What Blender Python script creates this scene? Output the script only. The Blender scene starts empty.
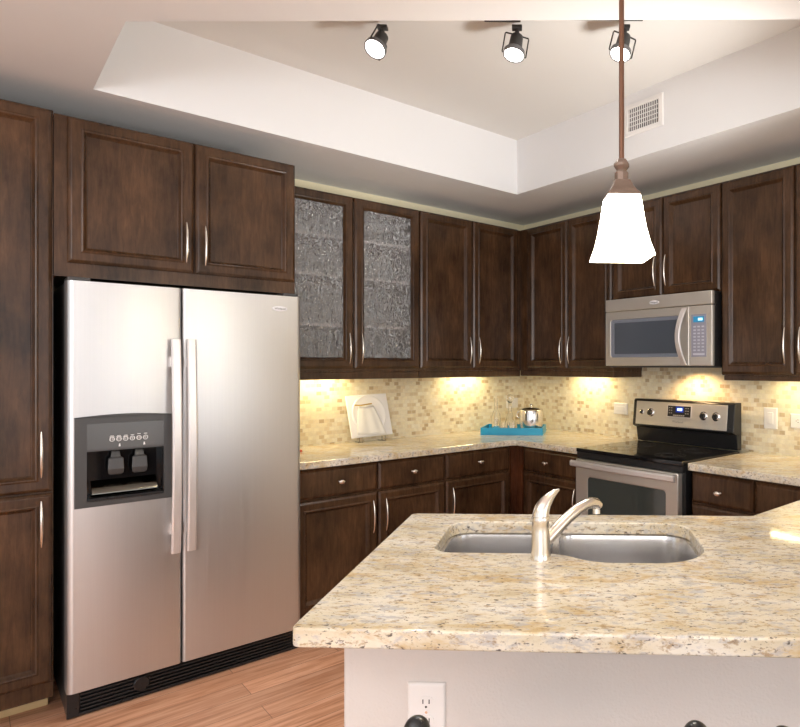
import bpy, bmesh, math, random
from mathutils import Vector, Matrix
random.seed(4)
R = math.radians
scene = bpy.context.scene
COL = scene.collection

# ------------------------------------------------------------------ camera
cd = bpy.data.cameras.new('camera')
cam = bpy.data.objects.new('camera', cd); COL.objects.link(cam)
cam.location = (3.8065, -3.3481, 1.4161)
cam.rotation_euler = (R(90), 0, R(136.769 - 90))
cd.sensor_fit = 'HORIZONTAL'; cd.sensor_width = 36
cd.lens = 619.956 / 800 * 36
cd.shift_x = (400 - 544.39) / 800
cd.shift_y = (364.98 - 363.5) / 800
cd.clip_start = 0.02
scene.camera = cam

# ------------------------------------------------------------------ world, exposure, large lights
scene.view_settings.view_transform = 'Standard'
scene.view_settings.look = 'None'
scene.view_settings.gamma = 1
scene.view_settings.use_curve_mapping = False
scene.view_settings.exposure = 0.17
world = bpy.data.worlds.new('world'); scene.world = world
world.use_nodes = True
world.node_tree.nodes['Background'].inputs[0].default_value = (0.90, 0.95, 1.0, 1)
world.node_tree.nodes['Background'].inputs[1].default_value = 1.08


def lamp(name, kind, loc, energy, color=(1, 1, 1), target=None, parent=None, **kw):
    d = bpy.data.lights.new(name, kind); d.energy = energy; d.color = color
    for k, v in kw.items(): setattr(d, k, v)
    o = bpy.data.objects.new(name, d); COL.objects.link(o); o.location = loc
    if target is not None:
        o.rotation_euler = (Vector(target) - Vector(loc)).to_track_quat('-Z', 'Y').to_euler()
    if parent: o.parent = parent
    return o


# unseen area light behind the camera, added in place of living-room window daylight
lamp('window_fill', 'AREA', (6.4, -6.0, 1.7), 90, (1.0, 0.97, 0.94), (1.2, -1.2, 1.2), shape='RECTANGLE', size=3.4, size_y=2.0)
# added lamps out of view that brighten the ceiling, without any fixtures
lamp('ceiling_fill', 'AREA', (4.6, -3.9, 1.85), 20, (0.95, 0.97, 1.0), (4.5, -3.85, 2.9), shape='DISK', size=1.0)
lamp('ceiling_fill', 'AREA', (3.0, -4.6, 1.85), 44, (0.95, 0.97, 1.0), (2.95, -4.5, 2.9), shape='DISK', size=1.0)
lamp('recess_fill', 'SPOT', (3.05, -1.05, 1.55), 130, (1.0, 0.97, 0.93), (1.60, -1.55, 2.90), spot_size=R(84), spot_blend=1, shadow_soft_size=.2)  # added spot outside the frame, brightening the ceiling recess
# unseen area light added at the right to lift the soffit
lamp('side_fill', 'AREA', (5.6, -1.7, 1.3), 9, (0.97, 0.98, 1.0), (1.0, -1.3, 2.3), shape='RECTANGLE', size=1.6, size_y=1.3)
WARM = (1.0, 0.80, 0.42)


# ------------------------------------------------------------------ mesh helpers
class MB:
    def __init__(s): s.v = []; s.f = []
    def add(s, vs, fs):
        n = len(s.v); s.v += [tuple(p) for p in vs]; s.f += [tuple(i + n for i in f) for f in fs]; return s
    def box(s, x0, x1, y0, y1, z0, z1):
        v = [(x, y, z) for x in (x0, x1) for y in (y0, y1) for z in (z0, z1)]
        return s.add(v, [(0, 1, 3, 2), (4, 6, 7, 5), (0, 4, 5, 1), (2, 3, 7, 6), (0, 2, 6, 4), (1, 5, 7, 3)])
    def loft(s, rings, cap0=True, cap1=True, closed=False):
        m = len(rings[0]); v = [p for r in rings for p in r]; f = []
        n = len(rings)
        for i in range(n if closed else n - 1):
            a = i * m; b = ((i + 1) % n) * m
            for j in range(m):
                k = (j + 1) % m; f.append((a + j, a + k, b + k, b + j))
        if cap0 and not closed: f.append(tuple(range(m - 1, -1, -1)))
        if cap1 and not closed: f.append(tuple((n - 1) * m + j for j in range(m)))
        return s.add(v, f)
    def lathe(s, prof, n=24, c=(0, 0, 0), axis='z', cap0=True, cap1=True):
        rings = []
        for r, z in prof:
            ring = []
            for j in range(n):
                a = 2 * math.pi * j / n; p = (r * math.cos(a), r * math.sin(a), z)
                if axis == 'y': p = (p[0], p[2], -p[1])
                elif axis == 'x': p = (p[2], p[0], p[1])
                ring.append((p[0] + c[0], p[1] + c[1], p[2] + c[2]))
            rings.append(ring)
        return s.loft(rings, cap0, cap1)
    def tube(s, path, r, n=10, closed=False, flat=1.0, up=(0, 0, 1)):
        P = [Vector(p) for p in path]; m = len(P); rings = []
        rs = r if isinstance(r, (list, tuple)) else [r] * m
        up = Vector(up); prev = None
        for i in range(m):
            if closed: t = P[(i + 1) % m] - P[i - 1]
            else: t = P[min(i + 1, m - 1)] - P[max(i - 1, 0)]
            t.normalize()
            if prev is None:
                u = up if abs(t.dot(up)) < .9 else Vector((1, 0, 0)) if abs(t.x) < .9 else Vector((0, 1, 0))
                a = (u - t * u.dot(t)).normalized()
            else: a = (prev - t * prev.dot(t)).normalized()
            prev = a; b = t.cross(a)
            rings.append([tuple(P[i] + a * rs[i] * math.cos(2 * math.pi * j / n) + b * rs[i] * flat * math.sin(2 * math.pi * j / n)) for j in range(n)])
        return s.loft(rings, closed=closed)
    def prism(s, poly, z0, z1):
        return s.loft([[(x, y, z0) for x, y in poly], [(x, y, z1) for x, y in poly]])
    def rings(s, w, h, prof, x0=0, z0=0, y=0, back=True, panel=True):
        """rectangular frame facing -y; prof = (inset, out) pairs"""
        rs = []
        for i, o in prof:
            rs.append([(x0 + i, y - o, z0 + i), (x0 + w - i, y - o, z0 + i), (x0 + w - i, y - o, z0 + h - i), (x0 + i, y - o, z0 + h - i)])
        return s.loft(rs, back, panel)
    def xf(s, M, start=0):
        for i in range(start, len(s.v)): s.v[i] = tuple(M @ Vector(s.v[i]))
        return s


def link(o, parent=None):
    COL.objects.link(o)
    if parent: o.parent = parent
    return o


def obj(name, mb, mat, parent=None, bevel=0, smooth=None, seg=2, loc=None, rotz=0):
    if isinstance(mb, MB):
        me = bpy.data.meshes.new(name); me.from_pydata(mb.v, [], mb.f)
        bm = bmesh.new(); bm.from_mesh(me); bmesh.ops.recalc_face_normals(bm, faces=bm.faces); bm.to_mesh(me); bm.free()
    else: me = mb; me.name = name
    me.materials.clear(); me.materials.append(mat)
    if smooth is not None:
        for p in me.polygons: p.use_smooth = True
        me.set_sharp_from_angle(angle=R(smooth))
    o = link(bpy.data.objects.new(name, me), parent)
    if bevel:
        b = o.modifiers.new('bevel', 'BEVEL'); b.width = bevel; b.segments = seg; b.limit_method = 'ANGLE'; b.angle_limit = R(40)
    if loc is not None: o.location = loc
    o.rotation_euler = (0, 0, rotz)
    return o


def tag(o, label, cat, group=None):
    o['label'] = label; o['category'] = cat
    if group: o['group'] = group
    return o


def thing(name, label, cat, loc=(0, 0, 0), rotz=0, group=None):
    o = link(bpy.data.objects.new(name, None)); o.empty_display_size = .05
    o.location = loc; o.rotation_euler = (0, 0, rotz)
    return tag(o, label, cat, group)


def structure(o): o['kind'] = 'structure'; return o


def dup(root, loc, rotz, label):
    r = root.copy(); COL.objects.link(r); r.location = loc; r.rotation_euler = (0, 0, rotz); r['label'] = label
    for ch in list(root.children):
        c = ch.copy(); COL.objects.link(c); c.parent = r
        for g in ch.children:
            d = g.copy(); COL.objects.link(d); d.parent = c
    return r


def rounded(pts, n=8):
    """pts = (x, y, radius) of a polygon -> points with rounded corners"""
    out = []; m = len(pts)
    for i in range(m):
        p = Vector(pts[i][:2]); r = pts[i][2]
        a = (Vector(pts[i - 1][:2]) - p).normalized(); b = (Vector(pts[(i + 1) % m][:2]) - p).normalized()
        if r <= 0: out.append(tuple(p)); continue
        ang = a.angle(b); d = r / math.tan(ang / 2)
        s, e = p + a * d, p + b * d
        c = p + (a + b).normalized() * (r / math.sin(ang / 2))
        a0 = math.atan2(*(s - c).yx); a1 = math.atan2(*(e - c).yx); da = (a1 - a0 + math.pi) % (2 * math.pi) - math.pi
        for k in range(n + 1):
            t = a0 + da * k / n; out.append((c.x + r * math.cos(t), c.y + r * math.sin(t)))
    return out


def slab(outlines, z0, z1, bevel=0.0):
    cu = bpy.data.curves.new('slab', 'CURVE'); cu.dimensions = '2D'; cu.fill_mode = 'BOTH'
    for pts in outlines:
        sp = cu.splines.new('POLY'); sp.points.add(len(pts) - 1); sp.use_cyclic_u = True
        for q, p in zip(sp.points, pts): q.co = (p[0], p[1], 0, 1)
    cu.extrude = (z1 - z0) / 2 - bevel; cu.bevel_depth = bevel; cu.bevel_resolution = 2; cu.offset = -bevel
    o = bpy.data.objects.new('slab', cu); COL.objects.link(o)
    dg = bpy.context.evaluated_depsgraph_get()
    me = bpy.data.meshes.new_from_object(o.evaluated_get(dg))
    bpy.data.objects.remove(o); bpy.data.curves.remove(cu)
    bm = bmesh.new(); bm.from_mesh(me)
    bmesh.ops.remove_doubles(bm, verts=bm.verts, dist=1e-5)
    for v in bm.verts: v.co.z += (z0 + z1) / 2
    bmesh.ops.recalc_face_normals(bm, faces=bm.faces)
    bm.to_mesh(me); bm.free()
    for p in me.polygons: p.use_smooth = False
    return me


def text(name, s, size, mat, parent, loc, depth=.0004, bold=0, facing='-y'):
    cu = bpy.data.curves.new(name, 'FONT'); cu.body = s; cu.size = size; cu.extrude = depth; cu.offset = bold
    cu.align_x = 'CENTER'; cu.align_y = 'CENTER'; cu.resolution_u = 2
    o = bpy.data.objects.new(name, cu); COL.objects.link(o)
    me = bpy.data.meshes.new_from_object(o.evaluated_get(bpy.context.evaluated_depsgraph_get()))
    bpy.data.objects.remove(o); bpy.data.curves.remove(cu)
    me.transform(Matrix.Rotation(R(90), 4, 'X'))
    return obj(name, me, mat, parent, loc=loc)


# ------------------------------------------------------------------ materials
class NT:
    def __init__(s, name):
        s.m = bpy.data.materials.new(name); s.m.use_nodes = True
        s.t = s.m.node_tree; s.b = s.t.nodes['Principled BSDF']; s.n = s.t.nodes; s.l = s.t.links
    def node(s, typ, **kw):
        n = s.n.new(typ)
        for k, v in kw.items(): setattr(n, k, v)
        return n
    def set(s, **kw):
        for k, v in kw.items(): s.b.inputs[k.replace('_', ' ')].default_value = v
        return s
    def coords(s, scale=(1, 1, 1), rot=(0, 0, 0), kind='Object'):
        tc = s.node('ShaderNodeTexCoord'); mp = s.node('ShaderNodeMapping')
        s.l.new(tc.outputs[kind], mp.inputs[0]); mp.inputs['Scale'].default_value = scale; mp.inputs['Rotation'].default_value = rot
        return mp.outputs[0]
    def noise(s, vec, scale, detail=4, rough=.55, dist=0):
        n = s.node('ShaderNodeTexNoise'); s.l.new(vec, n.inputs['Vector'])
        n.inputs['Scale'].default_value = scale; n.inputs['Detail'].default_value = detail
        n.inputs['Roughness'].default_value = rough; n.inputs['Distortion'].default_value = dist
        return n.outputs[0]
    def ramp(s, fac, stops, interp='LINEAR'):
        r = s.node('ShaderNodeValToRGB'); s.l.new(fac, r.inputs[0]); r.color_ramp.interpolation = interp
        e = r.color_ramp.elements
        while len(e) < len(stops): e.new(.5)
        for el, (p, c) in zip(e, stops):
            el.position = p; el.color = (c, c, c, 1) if isinstance(c, (int, float)) else (*c, 1)
        return r.outputs[0]
    def mix(s, fac, a, b, mode='MIX'):
        n = s.node('ShaderNodeMix', data_type='RGBA', blend_type=mode)
        for i, v in ((0, fac), (6, a), (7, b)):
            if isinstance(v, (int, float)): n.inputs[i].default_value = v
            elif isinstance(v, tuple): n.inputs[i].default_value = (*v, 1)
            else: s.l.new(v, n.inputs[i])
        return n.outputs[2]
    def bump(s, h, strength=.2, dist=.01):
        n = s.node('ShaderNodeBump'); s.l.new(h, n.inputs['Height']); n.inputs['Strength'].default_value = strength
        n.inputs['Distance'].default_value = dist; s.l.new(n.outputs[0], s.b.inputs['Normal'])
    def col(s, c): s.l.new(c, s.b.inputs['Base Color'])


def plain(name, c, rough=.5, metal=0, **kw):
    d = .006 if metal > .5 else .03
    t = NT(name); t.set(Base_Color=(*c, 1), Roughness=rough, Metallic=metal, **kw)
    v = t.noise(t.coords(), 60, 3)          # very slight unevenness of the finish
    r = t.ramp(v, [(.3, max(0, rough - d)), (.7, min(1, rough + d))]); t.l.new(r, t.b.inputs['Roughness'])
    return t.m


def wood(name, lo, hi, rough=.26):
    t = NT(name)
    v = t.coords((9, 9, 1.1)); v2 = t.coords((1, 1, .6))
    g = t.noise(v, 7, 6, .65, .6); b = t.noise(v2, 6, 5, .6)
    c = t.ramp(g, [(.3, lo), (.72, hi)])
    c = t.mix(.75, c, t.ramp(b, [(.34, .35), (.50, .85), (.66, 1.35)]), 'MULTIPLY')
    t.col(c); t.set(Roughness=rough, Specular_IOR_Level=.4, Coat_Weight=.10, Coat_Roughness=.16)
    t.bump(g, .05, .002)
    return t.m


M = {}
M['wood'] = wood('stained_wood', (.046, .0210, .0092), (.094, .0455, .0200))
M['post_wood'] = wood('post_wood', (.055, .018, .008), (.115, .040, .017))
M['inside'] = plain('cabinet_interior', (.60, .55, .50), .6)
M['shelf'] = plain('shelf_edge', (.72, .64, .58), .5)
M['nickel'] = plain('brushed_nickel', (.80, .74, .66), .24, 1)
M['black'] = plain('black_plastic', (.012, .012, .013), .3)
M['black_matte'] = plain('black_matte', (.02, .02, .02), .55)
M['charcoal'] = plain('charcoal_plastic', (.062, .060, .060), .35)
M['gloss_black'] = plain('gloss_black', (.006, .006, .007), .06)
M['white_plastic'] = plain('white_plastic', (.80, .78, .76), .35)
M['white_ceramic'] = plain('white_ceramic', (.84, .83, .85), .3)
M['slot'] = plain('slot', (.03, .028, .026), .6)
M['bronze'] = plain('aged_bronze', (.17, .082, .048), .38, .55)
M['bronze_light'] = plain('brown_metal', (.21, .15, .115), .42, .4)
M['track_black'] = plain('track_black', (.035, .033, .032), .45)
M['grey_lens_rim'] = plain('grey_metal', (.20, .20, .21), .4, .6)
M['blue'] = plain('turquoise_lacquer', (.004, .33, .58), .3)
M['burner'] = plain('burner_print', (.028, .028, .032), .25)
M['red'] = plain('red_plastic', (.75, .10, .04), .4)
M['print'] = plain('white_print', (.72, .72, .72), .5)
M['grey_print'] = plain('grey_print', (.25, .25, .25), .5)
M['keypad'] = plain('keypad', (.32, .32, .39), .4)
M['key'] = plain('key', (.60, .60, .68), .45)
M['bucket'] = plain('polished_steel', (.72, .70, .68), .14, .92)
M['chrome'] = plain('chrome', (.85, .83, .80), .07, 1)


def steel(name, c, rough, axis, metal=1.0):
    t = NT(name)
    sc = {'z': (300, 300, 2), 'x': (2, 2, 300)}[axis]
    g = t.noise(t.coords(sc), 1, 3); b = t.noise(t.coords(), 1.6, 2)
    t.col(t.mix(.06, (*c,), t.ramp(g, [(.3, .4), (.7, 1.0)]), 'MULTIPLY'))
    t.l.new(t.ramp(g, [(.3, rough - .04), (.7, rough + .05)]), t.b.inputs['Roughness'])
    t.set(Metallic=metal); t.bump(g, .015, .0004)
    return t.m


M['steel'] = steel('stainless_steel', (.66, .65, .645), .36, 'z', .9)
M['steel_h'] = steel('stainless_steel_horizontal', (.68, .64, .58), .38, 'x', .72)
M['steel_light'] = steel('light_satin_metal', (.84, .80, .78), .36, 'z', .65)
M['sink_steel'] = plain('sink_steel', (.68, .675, .68), .24, .95)


def emit(name, c, s, base=(.8, .8, .8)):
    t = NT(name); t.set(Base_Color=(*base, 1), Emission_Color=(*c, 1), Emission_Strength=s, Roughness=.4); return t.m


M['lens'] = emit('lamp_lens', (1, .98, .96), 14)
M['led'] = emit('led_strip', (1, .86, .55), 4)
M['display_cyan'] = emit('display_cyan', (.02, .22, .40), .9, (.01, .05, .08))
M['digit_cyan'] = emit('digit_cyan', (.25, .75, .95), 1.2)
M['display_blue'] = emit('display_blue', (.005, .03, .30), .9, (.0, .01, .05))
M['digit_blue'] = emit('digit_blue', (.15, .45, 1.0), 1.6)


def granite():
    t = NT('granite'); v = t.coords((1, 1, 1), (0, 0, R(-44.8)), 'Object'); vs = t.node('ShaderNodeMapping'); t.l.new(v, vs.inputs[0]); vs.inputs['Scale'].default_value = (.60, 1.3, 1.3); vs = vs.outputs[0]
    c = t.ramp(t.noise(vs, 9, 8, .6), [(.30, (.54, .44, .29)), (.44, (.70, .62, .47)), (.58, (.77, .71, .60)), (.75, (.79, .765, .71))])
    c = t.mix(t.ramp(t.noise(vs, 11, 9, .72, .4), [(.505, 0.), (.635, .75)]), c, (.55, .38, .17))
    c = t.mix(t.ramp(t.noise(vs, 36, 7, .68), [(.515, 0.), (.60, .75)]), c, (.46, .44, .43))
    c = t.mix(t.ramp(t.noise(vs, 58, 6, .7, .3), [(.54, 0.), (.64, .8)]), c, (.36, .24, .12))
    c = t.mix(t.ramp(t.noise(vs, 90, 5, .6), [(.60, 0.), (.65, .9)]), c, (.09, .075, .07))
    c = t.mix(t.ramp(t.noise(v, 120, 3, .6), [(.63, 0.), (.70, .7)]), c, (.20, .17, .15))
    t.col(c); t.set(Roughness=.07)
    return t.m


M['granite'] = granite()


def tiles():
    t = NT('mosaic_tile')
    tc = t.node('ShaderNodeTexCoord'); sp = t.node('ShaderNodeSeparateXYZ'); cb = t.node('ShaderNodeCombineXYZ')
    t.l.new(tc.outputs['Object'], sp.inputs[0]); t.l.new(sp.outputs[0], cb.inputs[0]); t.l.new(sp.outputs[2], cb.inputs[1])
    b = t.node('ShaderNodeTexBrick'); t.l.new(cb.outputs[0], b.inputs['Vector'])
    b.inputs['Scale'].default_value = 1; b.inputs['Brick Width'].default_value = .034; b.inputs['Row Height'].default_value = .0250
    b.inputs['Mortar Size'].default_value = .0013; b.inputs['Mortar Smooth'].default_value = .2; b.inputs['Bias'].default_value = 0
    b.inputs['Color1'].default_value = (0, 0, 0, 1); b.inputs['Color2'].default_value = (1, 1, 1, 1); b.inputs['Mortar'].default_value = (.5, .5, .5, 1)
    c = t.ramp(b.outputs['Color'], [(0, (.84, .77, .58)), (.30, (.78, .69, .49)), (.52, (.84, .78, .63)), (.70, (.75, .64, .44)), (.86, (.69, .57, .37)), (.98, (.53, .40, .24))])
    v = t.noise(t.coords(), 40, 4)
    c = t.mix(.35, c, t.ramp(v, [(.3, .7), (.7, 1.15)]), 'MULTIPLY')
    c = t.mix(b.outputs['Fac'], c, (.73, .66, .52))
    t.col(c); t.set(Roughness=.35)
    inv = t.ramp(b.outputs['Fac'], [(0, 1.), (1, 0.)]); t.bump(inv, .3, .002)
    return t.m


M['tile'] = tiles()


def floor_mat():
    t = NT('wood_floor')
    v = t.coords((1, 1, 1), (0, 0, R(90)))
    b = t.node('ShaderNodeTexBrick'); t.l.new(v, b.inputs['Vector']); b.offset = .37
    b.inputs['Scale'].default_value = 1; b.inputs['Brick Width'].default_value = 1.22; b.inputs['Row Height'].default_value = .125
    b.inputs['Mortar Size'].default_value = .0012; b.inputs['Bias'].default_value = 0
    b.inputs['Color1'].default_value = (0, 0, 0, 1); b.inputs['Color2'].default_value = (1, 1, 1, 1); b.inputs['Mortar'].default_value = (.5, .5, .5, 1)
    g = t.noise(t.coords((14, 1.1, 1)), 2.4, 7, .62, .8)
    c = t.ramp(g, [(.28, (.36, .15, .075)), (.45, (.59, .295, .17)), (.62, (.73, .42, .275)), (.8, (.80, .53, .38))])
    c = t.mix(.6, c, t.ramp(b.outputs['Color'], [(0, (.72, .66, .62)), (1, (1.18, 1.16, 1.14))]), 'MULTIPLY')
    c = t.mix(b.outputs['Fac'], c, (.22, .09, .05))
    t.col(c); t.set(Roughness=.32)
    return t.m


M['floor'] = floor_mat()


def paint(name, c, bump=.05):
    t = NT(name); v = t.noise(t.coords(), 160, 3, .5); w = t.noise(t.coords(), 1.2, 2)
    t.col(t.mix(.10, (*c,), t.ramp(w, [(.3, .8), (.7, 1.)]), 'MULTIPLY')); t.set(Roughness=.7); t.bump(v, bump, .004)
    return t.m


M['ceiling'] = paint('ceiling_paint', (.72, .71, .685))
M['tray'] = paint('tray_paint', (.77, .77, .775))
M['wall'] = paint('wall_paint', (.80, .72, .50))
M['knee'] = paint('knee_wall_paint', (.66, .615, .58), .35)


def glass(name, rough=0.0, col=(1, 1, 1), bump=None):
    t = NT(name); t.set(Base_Color=(*col, 1), Roughness=rough, IOR=1.45, Transmission_Weight=1.0)
    if bump:
        v = t.coords((1, 1, .55), kind='Object'); n = t.noise(v, bump[0], 1.5, .5, 2.6)
        t.bump(n, bump[1], .007)
        q = t.noise(v, bump[0] * 1.5, 2, .5, 3.0); t.l.new(t.ramp(q, [(.50, 1.0), (.56, .95), (.62, .30), (.68, .92)]), t.b.inputs['Transmission Weight'])  # whitish streaks by lower transmission stand in for glints on the rippled glass
    return t.m


M['rain_glass'] = glass('rain_glass', .06, (.93, .95, .98), (34, 1.0))
M['rain_glass'].node_tree.nodes['Principled BSDF'].inputs['IOR'].default_value = 1.6
M['clear_glass'] = glass('clear_glass')
M['acrylic'] = glass('clear_acrylic', .02)


def shade_mat():
    t = NT('frosted_shade'); t.set(Base_Color=(.95, .90, .72, 1), Roughness=.35, Transmission_Weight=.15,
                                   Emission_Color=(1, .93, .76, 1), Emission_Strength=24)
    return t.m


M['shade'] = shade_mat()


def dark_glass(name, c):
    t = NT(name); t.set(Base_Color=(*c, 1), Roughness=.08, Specular_IOR_Level=.8); return t.m


M['oven_glass'] = dark_glass('oven_glass', (.055, .066, .062))
M['mw_glass'] = dark_glass('microwave_glass', (.085, .10, .125))

# ------------------------------------------------------------------ setting
FL = (-.12, 8.2, -8.2, .12)
structure(obj('floor', MB().box(-.12, 8.2, -8.2, .12, -.05, 0), M['floor']))
structure(obj('wall_left', MB().box(-.12, 0, -8.2, .12, 0, 3.0), M['wall']))
structure(obj('wall_back', MB().box(0, 8.2, 0, .12, 0, 3.0), M['wall']))
SOF, TRAY = 2.555, 2.916
tray_poly = [(.665, -2.952), (.665, -.645), (3.55, -.645), (1.357, -2.952)]
structure(obj('ceiling_soffit', slab([[(0, 0), (8.2, 0), (8.2, -8.2), (0, -8.2)], tray_poly], SOF, TRAY), M['tray']))
structure(obj('ceiling', MB().box(.4, 3.9, -3.3, -.4, TRAY, TRAY + .05), M['ceiling']))
BS = .009
structure(obj('backsplash_left', MB().box(-2.11, 0, -BS, 0, .9146, 1.40), M['tile'], rotz=R(90)))
structure(obj('backsplash_back', MB().box(BS, 3.72, -BS, 0, .9146, 1.40), M['tile']))
structure(obj('trim_1', MB().box(.498, .510, -3.70, -3.085, 0, .030), plain('pale_wood_trim', (.62, .44, .22), .4), bevel=.004))

# peninsula frame: x along the bar, y away from the viewer, origin at the far left corner of its worktop
PA = R(44.82); PS = Vector((1.972, -2.234, 0))
def pen(s, t): return (PS.x + math.cos(PA) * s + math.sin(PA) * t, PS.y + math.sin(PA) * s - math.cos(PA) * t)
structure(obj('wall_peninsula', MB().box(.049, 2.1, -.795, -.70, 0, .8765), M['knee'], loc=PS, rotz=PA, bevel=.006))

# ------------------------------------------------------------------ cabinets
DOOR = [(0, 0), (0, .0095), (.003, .0135), (.011, .0195), (.014, .0205), (.043, .0202), (.0455, .0225), (.0495, .0240), (.0535, .0225), (.063, .0100), (.0655, .0085), (.067, .0055)]
SLABF = [(0, 0), (0, .0085), (.003, .0125), (.013, .0188), (.017, .020)]


def pull(parent, x, z, y, length=.18):
    m = MB(); h = length / 2; n = 12; pts = []; rr = []
    for i in range(n + 1):
        u = -1 + 2 * i / n; pts.append((x, y - .020 - .016 * (1 - u * u), z + u * h)); rr.append(.0058 - .0032 * abs(u) ** 3)
    m.tube(pts, rr, 8)
    for s in (-1, 1): m.tube([(x, y + .001, z + s * .064), (x, y - .029, z + s * .064)], .0038, 8)
    return obj('handle', m, M['nickel'], parent, smooth=50)


def knob(parent, x, z, y):
    m = MB().lathe([(.010, 0), (.0085, .003), (.0055, .006), (.0050, .014), (.013, .019), (.0165, .023), (.0150, .028), (.008, .031)], 16, axis='y')
    for i, p in enumerate(m.v): m.v[i] = (p[0] * 1.15 + x, -p[1] + y, p[2] * .75 + z)
    return obj('knob', m, M['nickel'], parent, smooth=50)


def cabinet(name, label, cat, side, u0, u1, z0, z1, front, doors=(), drawers=(), rail=None, toe=False, group=None, body_u=None, base=0.0, hollow=False, rail_u=None):
    """front = distance of the door faces from the wall. side L: wall X=0, side B: wall Y=0, side R: faces -X"""
    if side == 'L': root = thing(name, label, cat, (0, u0, z0), R(90), group)
    elif side == 'B': root = thing(name, label, cat, (u0, 0, z0), 0, group)
    else: root = thing(name, label, cat, (base, u0, z0), R(-90), group)
    b0, b1 = body_u or (u0, u1); b0 -= u0; b1 -= u0
    f = front - .0205; h = z1 - z0; lo = .10 if toe else 0
    m = MB()
    if hollow:
        for a, b in ((b0 + .0005, b0 + .02), (b1 - .02, b1 - .0005)): m.box(a, b, -f, -.012, 0, h)
        m.box(b0 + .02, b1 - .02, -.022, -.012, 0, h); m.box(b0 + .02, b1 - .02, -f + .0, -.022, 0, .02); m.box(b0 + .02, b1 - .02, -f, -.022, h - .02, h)
        m.box((b0 + b1) / 2 - .012, (b0 + b1) / 2 + .012, -f, -f + .02, .02, h - .02)
    else:
        m.box(b0 + .0005, b1 - .0005, -f, -.012, lo, h)
    obj('body', m, M['inside'] if hollow else M['wood'], root)
    if hollow:
        fr = MB().rings(b1 - b0 - .001, h, [(0, 0), (0, .0008), (.022, .0008), (.022, 0)], b0 + .0005, 0, -f - .0001, False, False)
        obj('face_frame', fr, M['wood'], root)
    if toe: obj('toe_kick', MB().box(b0 + .002, b1 - .002, -f + .09, -.02, 0, lo), M['wood'], root)
    for d in doors:
        a, b, za, zb, hs, hz = d[:6]; kind = d[6] if len(d) > 6 else 'wood'
        w = b - a; dh = zb - za; x = a - u0; z = za - z0
        if kind == 'glass':
            m = MB().rings(w, dh, DOOR[:-1] + [(.067, 0)], x, z, -f, False, False)
            m.rings(w, dh, [(0, 0), (.067, 0)], x, z, -f, False, False)
            dr = obj('door', m, M['wood'], root)
            obj('glass_pane', MB().box(x + .064, x + w - .064, -f - .009, -f - .005, z + .064, z + dh - .064), M['rain_glass'], dr)['label'] = 'rippled obscure glass pane'
        else:
            dr = obj('door', MB().rings(w, dh, DOOR, x, z, -f), M['wood'], root)
        if hs: pull(dr, x + (w - .036 if hs == 'r' else .036), hz - z0, -f - .0195)
    for a, b, za, zb, kx, kz in drawers:
        dr = obj('drawer', MB().rings(b - a, zb - za, SLABF, a - u0, za - z0, -f), M['wood'], root)
        if kx: knob(dr, kx - u0, kz - z0, -f - .020)
    if rail:
        r0, r1 = rail_u or (u0, u1); r0 -= u0; r1 -= u0; dz = rail - z0
        m = MB().box(r0 + .001, r1 - .001, -f + .002, -f + .022, dz, -.0005)
        m.box(r1 - .021, r1 - .001, -f + .022, -.012, dz, -.0005); m.box(r0 + .001, r0 + .021, -f + .022, -.012, dz, -.0005)
        obj('light_rail', m, M['wood'], root, bevel=.003)
    return root


UP = 'dark wood wall cabinets'; LOW = 'dark wood base cabinets'
cabinet('pantry_cabinet', 'tall dark wood pantry cabinet at the left edge beside the refrigerator', 'cabinet', 'L', -3.70, -3.0795, 0, 2.438, .66,
        doors=[(-3.695, -3.084, .912, 2.436, 'r', 1.063), (-3.695, -3.084, .15, .905, 'r', .79)], toe=False, body_u=(-3.70, -3.0795))
# lift the pantry body off the floor behind its recessed toe space
p = [o for o in COL.objects if o.parent and o.parent.name.startswith('pantry') and o.name.startswith('body')][0]
w = 3.70 - 3.0795
me = p.data; me.clear_geometry(); mm = MB().box(.0005, w - .0005, -.6395, -.012, .085, 2.438); me.from_pydata(mm.v, [], mm.f)
bm = bmesh.new(); bm.from_mesh(me); bmesh.ops.recalc_face_normals(bm, faces=bm.faces); bm.to_mesh(me); bm.free()
obj('toe_kick', MB().box(.002, w - .002, -.496, -.02, 0, .085), M['wood'], p.parent)

cabinet('wall_cabinet', 'deep two-door dark wood cabinet directly above the stainless refrigerator', 'cabinet', 'L', -3.0785, -2.113, 1.776, 2.430, .66,
        doors=[(-3.036, -2.576, 1.833, 2.427, 'r', 1.966), (-2.571, -2.117, 1.833, 2.427, 'l', 1.960)], group=UP)
gl = cabinet('wall_cabinet', 'wall cabinet with two textured glass doors right of the refrigerator', 'cabinet', 'L', -2.112, -1.1785, 1.376, 2.42, .326,
        doors=[(-2.094, -1.638, 1.395, 2.42, 'r', 1.515, 'glass'), (-1.632, -1.181, 1.395, 2.42, 'l', 1.515, 'glass')], rail=1.331, group=UP, hollow=True)
for z in (1.652, 1.945, 2.175):
    obj('shelf', MB().box(.021, .9335 - .021, -.280, -.023, z - 1.376 - .009, z - 1.376 + .009), M['shelf'], gl)['label'] = 'pale shelf seen through the glass'
cabinet('wall_cabinet', 'two-door dark wood wall cabinet between the glass doors and the room corner', 'cabinet', 'L', -1.178, -.012, 1.376, 2.42, .326,
        doors=[(-1.176, -.758, 1.395, 2.42, 'r', 1.518), (-.752, -.338, 1.395, 2.42, 'l', 1.518)], rail=1.331, group=UP, rail_u=(-1.178, -.3027))
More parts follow.
